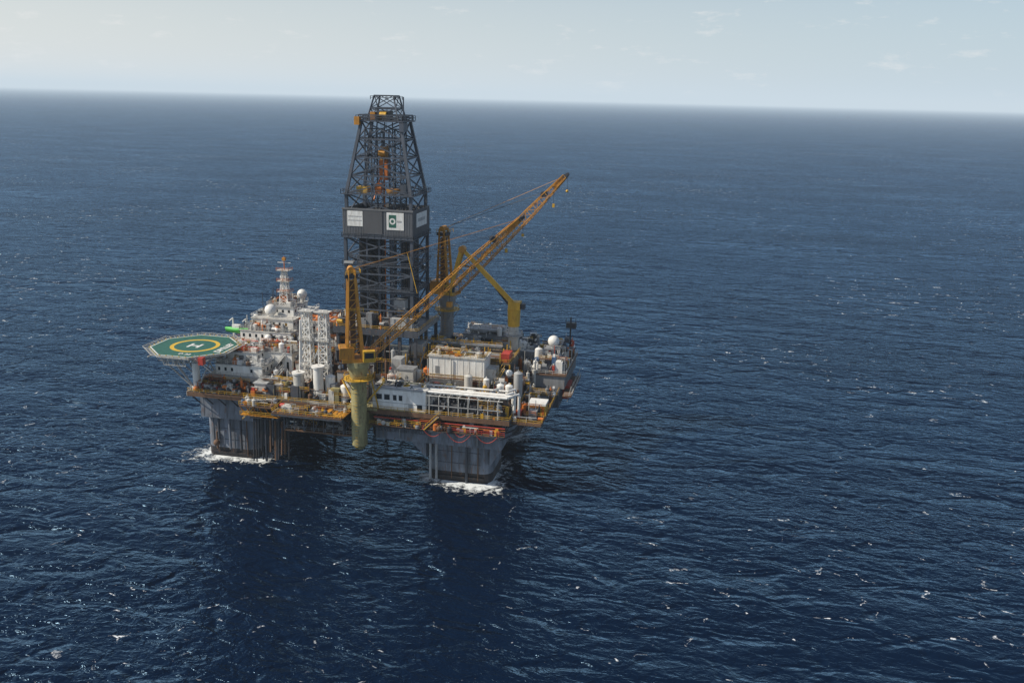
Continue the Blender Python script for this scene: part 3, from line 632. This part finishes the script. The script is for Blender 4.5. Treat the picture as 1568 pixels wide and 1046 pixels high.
# ================================================================== SEA
def ocean():
    me=bpy.data.meshes.new('sea_water'); S=150000
    me.from_pydata([(-S,-S,0),(S,-S,0),(S,S,0),(-S,S,0)],[],[(0,1,2,3)])
    o=bpy.data.objects.new('sea_water',me); scene.collection.objects.link(o)
    m=bpy.data.materials.new('sea_water'); m.use_nodes=True; nt=m.node_tree; nt.nodes.clear(); N=nt.nodes;L=nt.links
    out=N.new('ShaderNodeOutputMaterial')
    geo=N.new('ShaderNodeNewGeometry')
    def mapped(rot,sx,sy):
        mp=N.new('ShaderNodeMapping'); mp.inputs['Rotation'].default_value=(0,0,math.radians(rot)); mp.inputs['Scale'].default_value=(sx,sy,1)
        L.new(geo.outputs['Position'],mp.inputs[0]); return mp.outputs[0]
    def noise(vec,sc,det,ro,dist=0):
        n=N.new('ShaderNodeTexNoise'); n.noise_dimensions='2D'; n.inputs['Scale'].default_value=sc; n.inputs['Detail'].default_value=det; n.inputs['Roughness'].default_value=ro; n.inputs['Distortion'].default_value=dist
        L.new(vec,n.inputs['Vector']); return n.outputs['Fac']
    def math_(op,a,b=None,c=None):
        n=N.new('ShaderNodeMath'); n.operation=op
        for i,x in enumerate((a,b,c)):
            if x is None: continue
            if isinstance(x,(int,float)): n.inputs[i].default_value=x
            else: L.new(x,n.inputs[i])
        return n.outputs[0]
    v1=mapped(12,.4,1); v2=mapped(-4,.5,1); v3=mapped(22,.6,1)
    nA=noise(v1,1/19,2,.5,.3); nB=noise(v2,1/7.2,2,.55,.5); nC=noise(v3,1/2.3,3,.6,.3); nD=noise(v1,1/150,2,.5); nG=noise(v2,1/70,2,.5)
    def ridge(x): return math_('SUBTRACT',1,math_('ABSOLUTE',math_('MULTIPLY_ADD',x,2,-1)))
    gust_amp=math_('MULTIPLY_ADD',nG,2.0,0)
    hgt=math_('MULTIPLY',nA,2.9)
    hgt=math_('MULTIPLY_ADD',ridge(nB),.85,hgt)
    hgt=math_('MULTIPLY_ADD',nB,2.2,hgt)
    hgt=math_('MULTIPLY_ADD',math_('MULTIPLY',nC,gust_amp),.95,hgt)
    bp=N.new('ShaderNodeBump'); bp.inputs['Strength'].default_value=1; bp.inputs['Distance'].default_value=1.0
    L.new(hgt,bp.inputs['Height'])
    gust=noise(mapped(0,1,1),1/160,2,.5)
    cap=noise(mapped(8,.7,1),1/3.4,3,.6,.8)
    thr=math_('MULTIPLY_ADD',gust,-.26,.845)
    wc=math_('MULTIPLY',math_('SUBTRACT',cap,thr),14); wc.node.use_clamp=True
    brk=noise(mapped(20,1,1),1/.8,2,.7); bk=math_('MULTIPLY',math_('SUBTRACT',brk,.43),6); bk.node.use_clamp=True
    foam=math_('MULTIPLY',wc,bk)
    r=N.new('ShaderNodeValToRGB'); L.new(nD,r.inputs[0])
    r.color_ramp.elements[0].position=.3; r.color_ramp.elements[1].position=.7
    r.color_ramp.elements[0].color=(.0005,.0048,.0175,1); r.color_ramp.elements[1].color=(.0008,.0082,.027,1)
    df=N.new('ShaderNodeBsdfDiffuse'); L.new(r.outputs[0],df.inputs[0]); L.new(bp.outputs[0],df.inputs['Normal'])
    gl=N.new('ShaderNodeBsdfGlossy'); gl.inputs['Color'].default_value=(.44,.71,1,1); gl.inputs['Roughness'].default_value=.2; L.new(bp.outputs[0],gl.inputs['Normal'])
    fr=N.new('ShaderNodeFresnel'); fr.inputs['IOR'].default_value=1.33; L.new(bp.outputs[0],fr.inputs['Normal'])
    fac=math_('MULTIPLY',fr.outputs[0],.64)
    ms=N.new('ShaderNodeMixShader'); L.new(fac,ms.inputs[0]); L.new(df.outputs[0],ms.inputs[1]); L.new(gl.outputs[0],ms.inputs[2])
    fo=N.new('ShaderNodeBsdfDiffuse'); fo.inputs[0].default_value=(.75,.78,.8,1)
    m2=N.new('ShaderNodeMixShader'); L.new(foam,m2.inputs[0]); L.new(ms.outputs[0],m2.inputs[1]); L.new(fo.outputs[0],m2.inputs[2])
    L.new(m2.outputs[0],out.inputs[0])
    me.materials.append(m)
ocean()
m,nt,p,out=new_mat('column_wash_foam'); N=nt.nodes;L=nt.links
geo=N.new('ShaderNodeNewGeometry'); n=N.new('ShaderNodeTexNoise'); n.inputs['Scale'].default_value=.45; n.inputs['Detail'].default_value=8; n.inputs['Roughness'].default_value=.72; n.inputs['Distortion'].default_value=.8
L.new(geo.outputs['Position'],n.inputs['Vector']); at=N.new('ShaderNodeAttribute'); at.attribute_name='fade'
a=N.new('ShaderNodeMath'); a.operation='MULTIPLY_ADD'; a.inputs[1].default_value=.42; L.new(at.outputs['Fac'],a.inputs[0]); L.new(n.outputs['Fac'],a.inputs[2])
c=N.new('ShaderNodeMath'); c.operation='MULTIPLY_ADD'; c.inputs[1].default_value=6; c.inputs[2].default_value=-4.2; c.use_clamp=True; L.new(a.outputs[0],c.inputs[0])
p.inputs['Base Color'].default_value=(.75,.79,.8,1); p.inputs['Roughness'].default_value=.8; L.new(c.outputs[0],p.inputs['Alpha'])
M['foam']=m
vs=[];fs=[];fd=[]
for (x0,x1,y0,y1) in cols:
    cx,cy=(x0+x1)/2,(y0+y1)/2; n=96; rings=8; b0=len(vs)
    for j in range(rings+1):
        g=j/rings
        for i in range(n):
            t=2*math.pi*i/n; cc,ss=math.cos(t),math.sin(t); m_=max(abs(cc),abs(ss))**.85
            rad=(x1-x0)/2/m_-.6+g*(11+3*math.sin(3*t+cx))
            vs.append((cx+rad*cc,cy+rad*ss,.03)); fd.append((1-g)*(.78+.24*math.cos(t-math.radians(-75))))
    for j in range(rings):
        for i in range(n): fs.append((b0+j*n+i,b0+(j+1)*n+i,b0+(j+1)*n+(i+1)%n,b0+j*n+(i+1)%n))
me=bpy.data.meshes.new('sea_foam'); me.from_pydata(vs,[],fs); at=me.attributes.new('fade','FLOAT','POINT'); at.data.foreach_set('value',fd); me.materials.append(M['foam'])
scene.collection.objects.link(bpy.data.objects.new('sea_foam',me))

# marine boundary-layer haze: absorbing volume over the sea, scattered daylight put in as emission
me=bpy.data.meshes.new('emissive_sea_haze'); S=90000; z0,z1=-3,450
me.from_pydata([(-S,-S,z0),(S,-S,z0),(S,S,z0),(-S,S,z0),(-S,-S,z1),(S,-S,z1),(S,S,z1),(-S,S,z1)],[],[(3,2,1,0),(4,5,6,7),(0,1,5,4),(1,2,6,5),(2,3,7,6),(3,0,4,7)])
m=bpy.data.materials.new('emissive_haze_volume'); m.use_nodes=True; nt=m.node_tree; nt.nodes.clear(); N=nt.nodes; L=nt.links
out=N.new('ShaderNodeOutputMaterial'); ab=N.new('ShaderNodeVolumeAbsorption'); em=N.new('ShaderNodeEmission'); ad=N.new('ShaderNodeAddShader')
sig=1/19000
ab.inputs['Color'].default_value=(0,0,0,1); ab.inputs['Density'].default_value=sig
em.inputs['Color'].default_value=(.60,.70,.78,1); em.inputs['Strength'].default_value=sig
L.new(ab.outputs[0],ad.inputs[0]); L.new(em.outputs[0],ad.inputs[1]); L.new(ad.outputs[0],out.inputs['Volume'])
me.materials.append(m); scene.collection.objects.link(bpy.data.objects.new('emissive_sea_haze',me))

# ================================================================== LIGHT, SKY
to_sun_az=math.atan2(-.88,-.36)
el=math.radians(42)
d=Vector((math.sin(to_sun_az)*math.cos(el),math.cos(to_sun_az)*math.cos(el),math.sin(el)))
sd=bpy.data.lights.new('sun','SUN'); sd.energy=4.9; sd.angle=math.radians(.5); sd.color=(1,.92,.79)
so=bpy.data.objects.new('sun',sd); so.rotation_euler=d.to_track_quat('Z','Y').to_euler(); scene.collection.objects.link(so)
w=bpy.data.worlds.new('World'); scene.world=w; w.use_nodes=True; nt=w.node_tree; N=nt.nodes;L=nt.links
bg=N['Background']; sky=N.new('ShaderNodeTexSky'); sky.sky_type='NISHITA'; sky.sun_disc=False; sky.sun_elevation=el; sky.sun_rotation=to_sun_az%(2*math.pi)
sky.air_density=1.0; sky.dust_density=1.0; sky.ozone_density=1.5
tc=N.new('ShaderNodeTexCoord'); sx=N.new('ShaderNodeSeparateXYZ'); L.new(tc.outputs['Generated'],sx.inputs[0])
def mt(op,a,b=None,c=None,cl=False):
    n=N.new('ShaderNodeMath'); n.operation=op; n.use_clamp=cl
    for i,x in enumerate((a,b,c)):
        if x is None: continue
        if isinstance(x,(int,float)): n.inputs[i].default_value=x
        else: L.new(x,n.inputs[i])
    return n.outputs[0]
zc=mt('MAXIMUM',sx.outputs[2],0)
hz=mt('POWER',2.71828,mt('MULTIPLY',zc,-5.5))
side=mt('MULTIPLY_ADD',mt('ADD',mt('MULTIPLY',sx.outputs[0],-.92),mt('MULTIPLY',sx.outputs[1],-.38)),.9,.66,True)
hc_=N.new('ShaderNodeMixRGB'); L.new(side,hc_.inputs[0]); hc_.inputs[1].default_value=(5.0,6.4,7.5,1); hc_.inputs[2].default_value=(8.3,8.3,8.0,1)
mh=N.new('ShaderNodeMixRGB'); L.new(hz,mh.inputs[0]); L.new(sky.outputs[0],mh.inputs[1]); L.new(hc_.outputs[0],mh.inputs[2])
mp=N.new('ShaderNodeMapping'); mp.inputs['Scale'].default_value=(1,1,3.2); mp.inputs['Location'].default_value=(3.3,1.2,0); L.new(tc.outputs['Generated'],mp.inputs[0])
n=N.new('ShaderNodeTexNoise'); n.inputs['Scale'].default_value=19; n.inputs['Detail'].default_value=8; n.inputs['Roughness'].default_value=.65; L.new(mp.outputs[0],n.inputs['Vector'])
r=N.new('ShaderNodeValToRGB'); r.color_ramp.elements[0].position=.58; r.color_ramp.elements[1].position=.80; r.color_ramp.elements[0].color=(0,0,0,1); r.color_ramp.elements[1].color=(.75,.75,.75,1); L.new(n.outputs['Fac'],r.inputs[0])
mx=N.new('ShaderNodeMixRGB'); L.new(r.outputs[0],mx.inputs[0]); L.new(mh.outputs[0],mx.inputs[1]); mx.inputs[2].default_value=(9.0,8.7,8.4,1)
L.new(mx.outputs[0],bg.inputs['Color']); bg.inputs['Strength'].default_value=.1
# ================================================================== CAMERA
cd=bpy.data.cameras.new('camera'); cd.sensor_width=36; cd.lens=36*1400/1568; cd.clip_start=1; cd.clip_end=400000
co=bpy.data.objects.new('camera',cd); scene.collection.objects.link(co)
co.matrix_world=Matrix.Translation((93.4,-267.8,108))@Matrix.Rotation(math.radians(11.5),4,'Z')@Matrix.Rotation(math.radians(90-14.9),4,'X')@Matrix.Rotation(math.radians(1.4),4,'Z')
scene.camera=co
scene.view_settings.view_transform='Standard'; scene.view_settings.look='None'; scene.view_settings.exposure=0
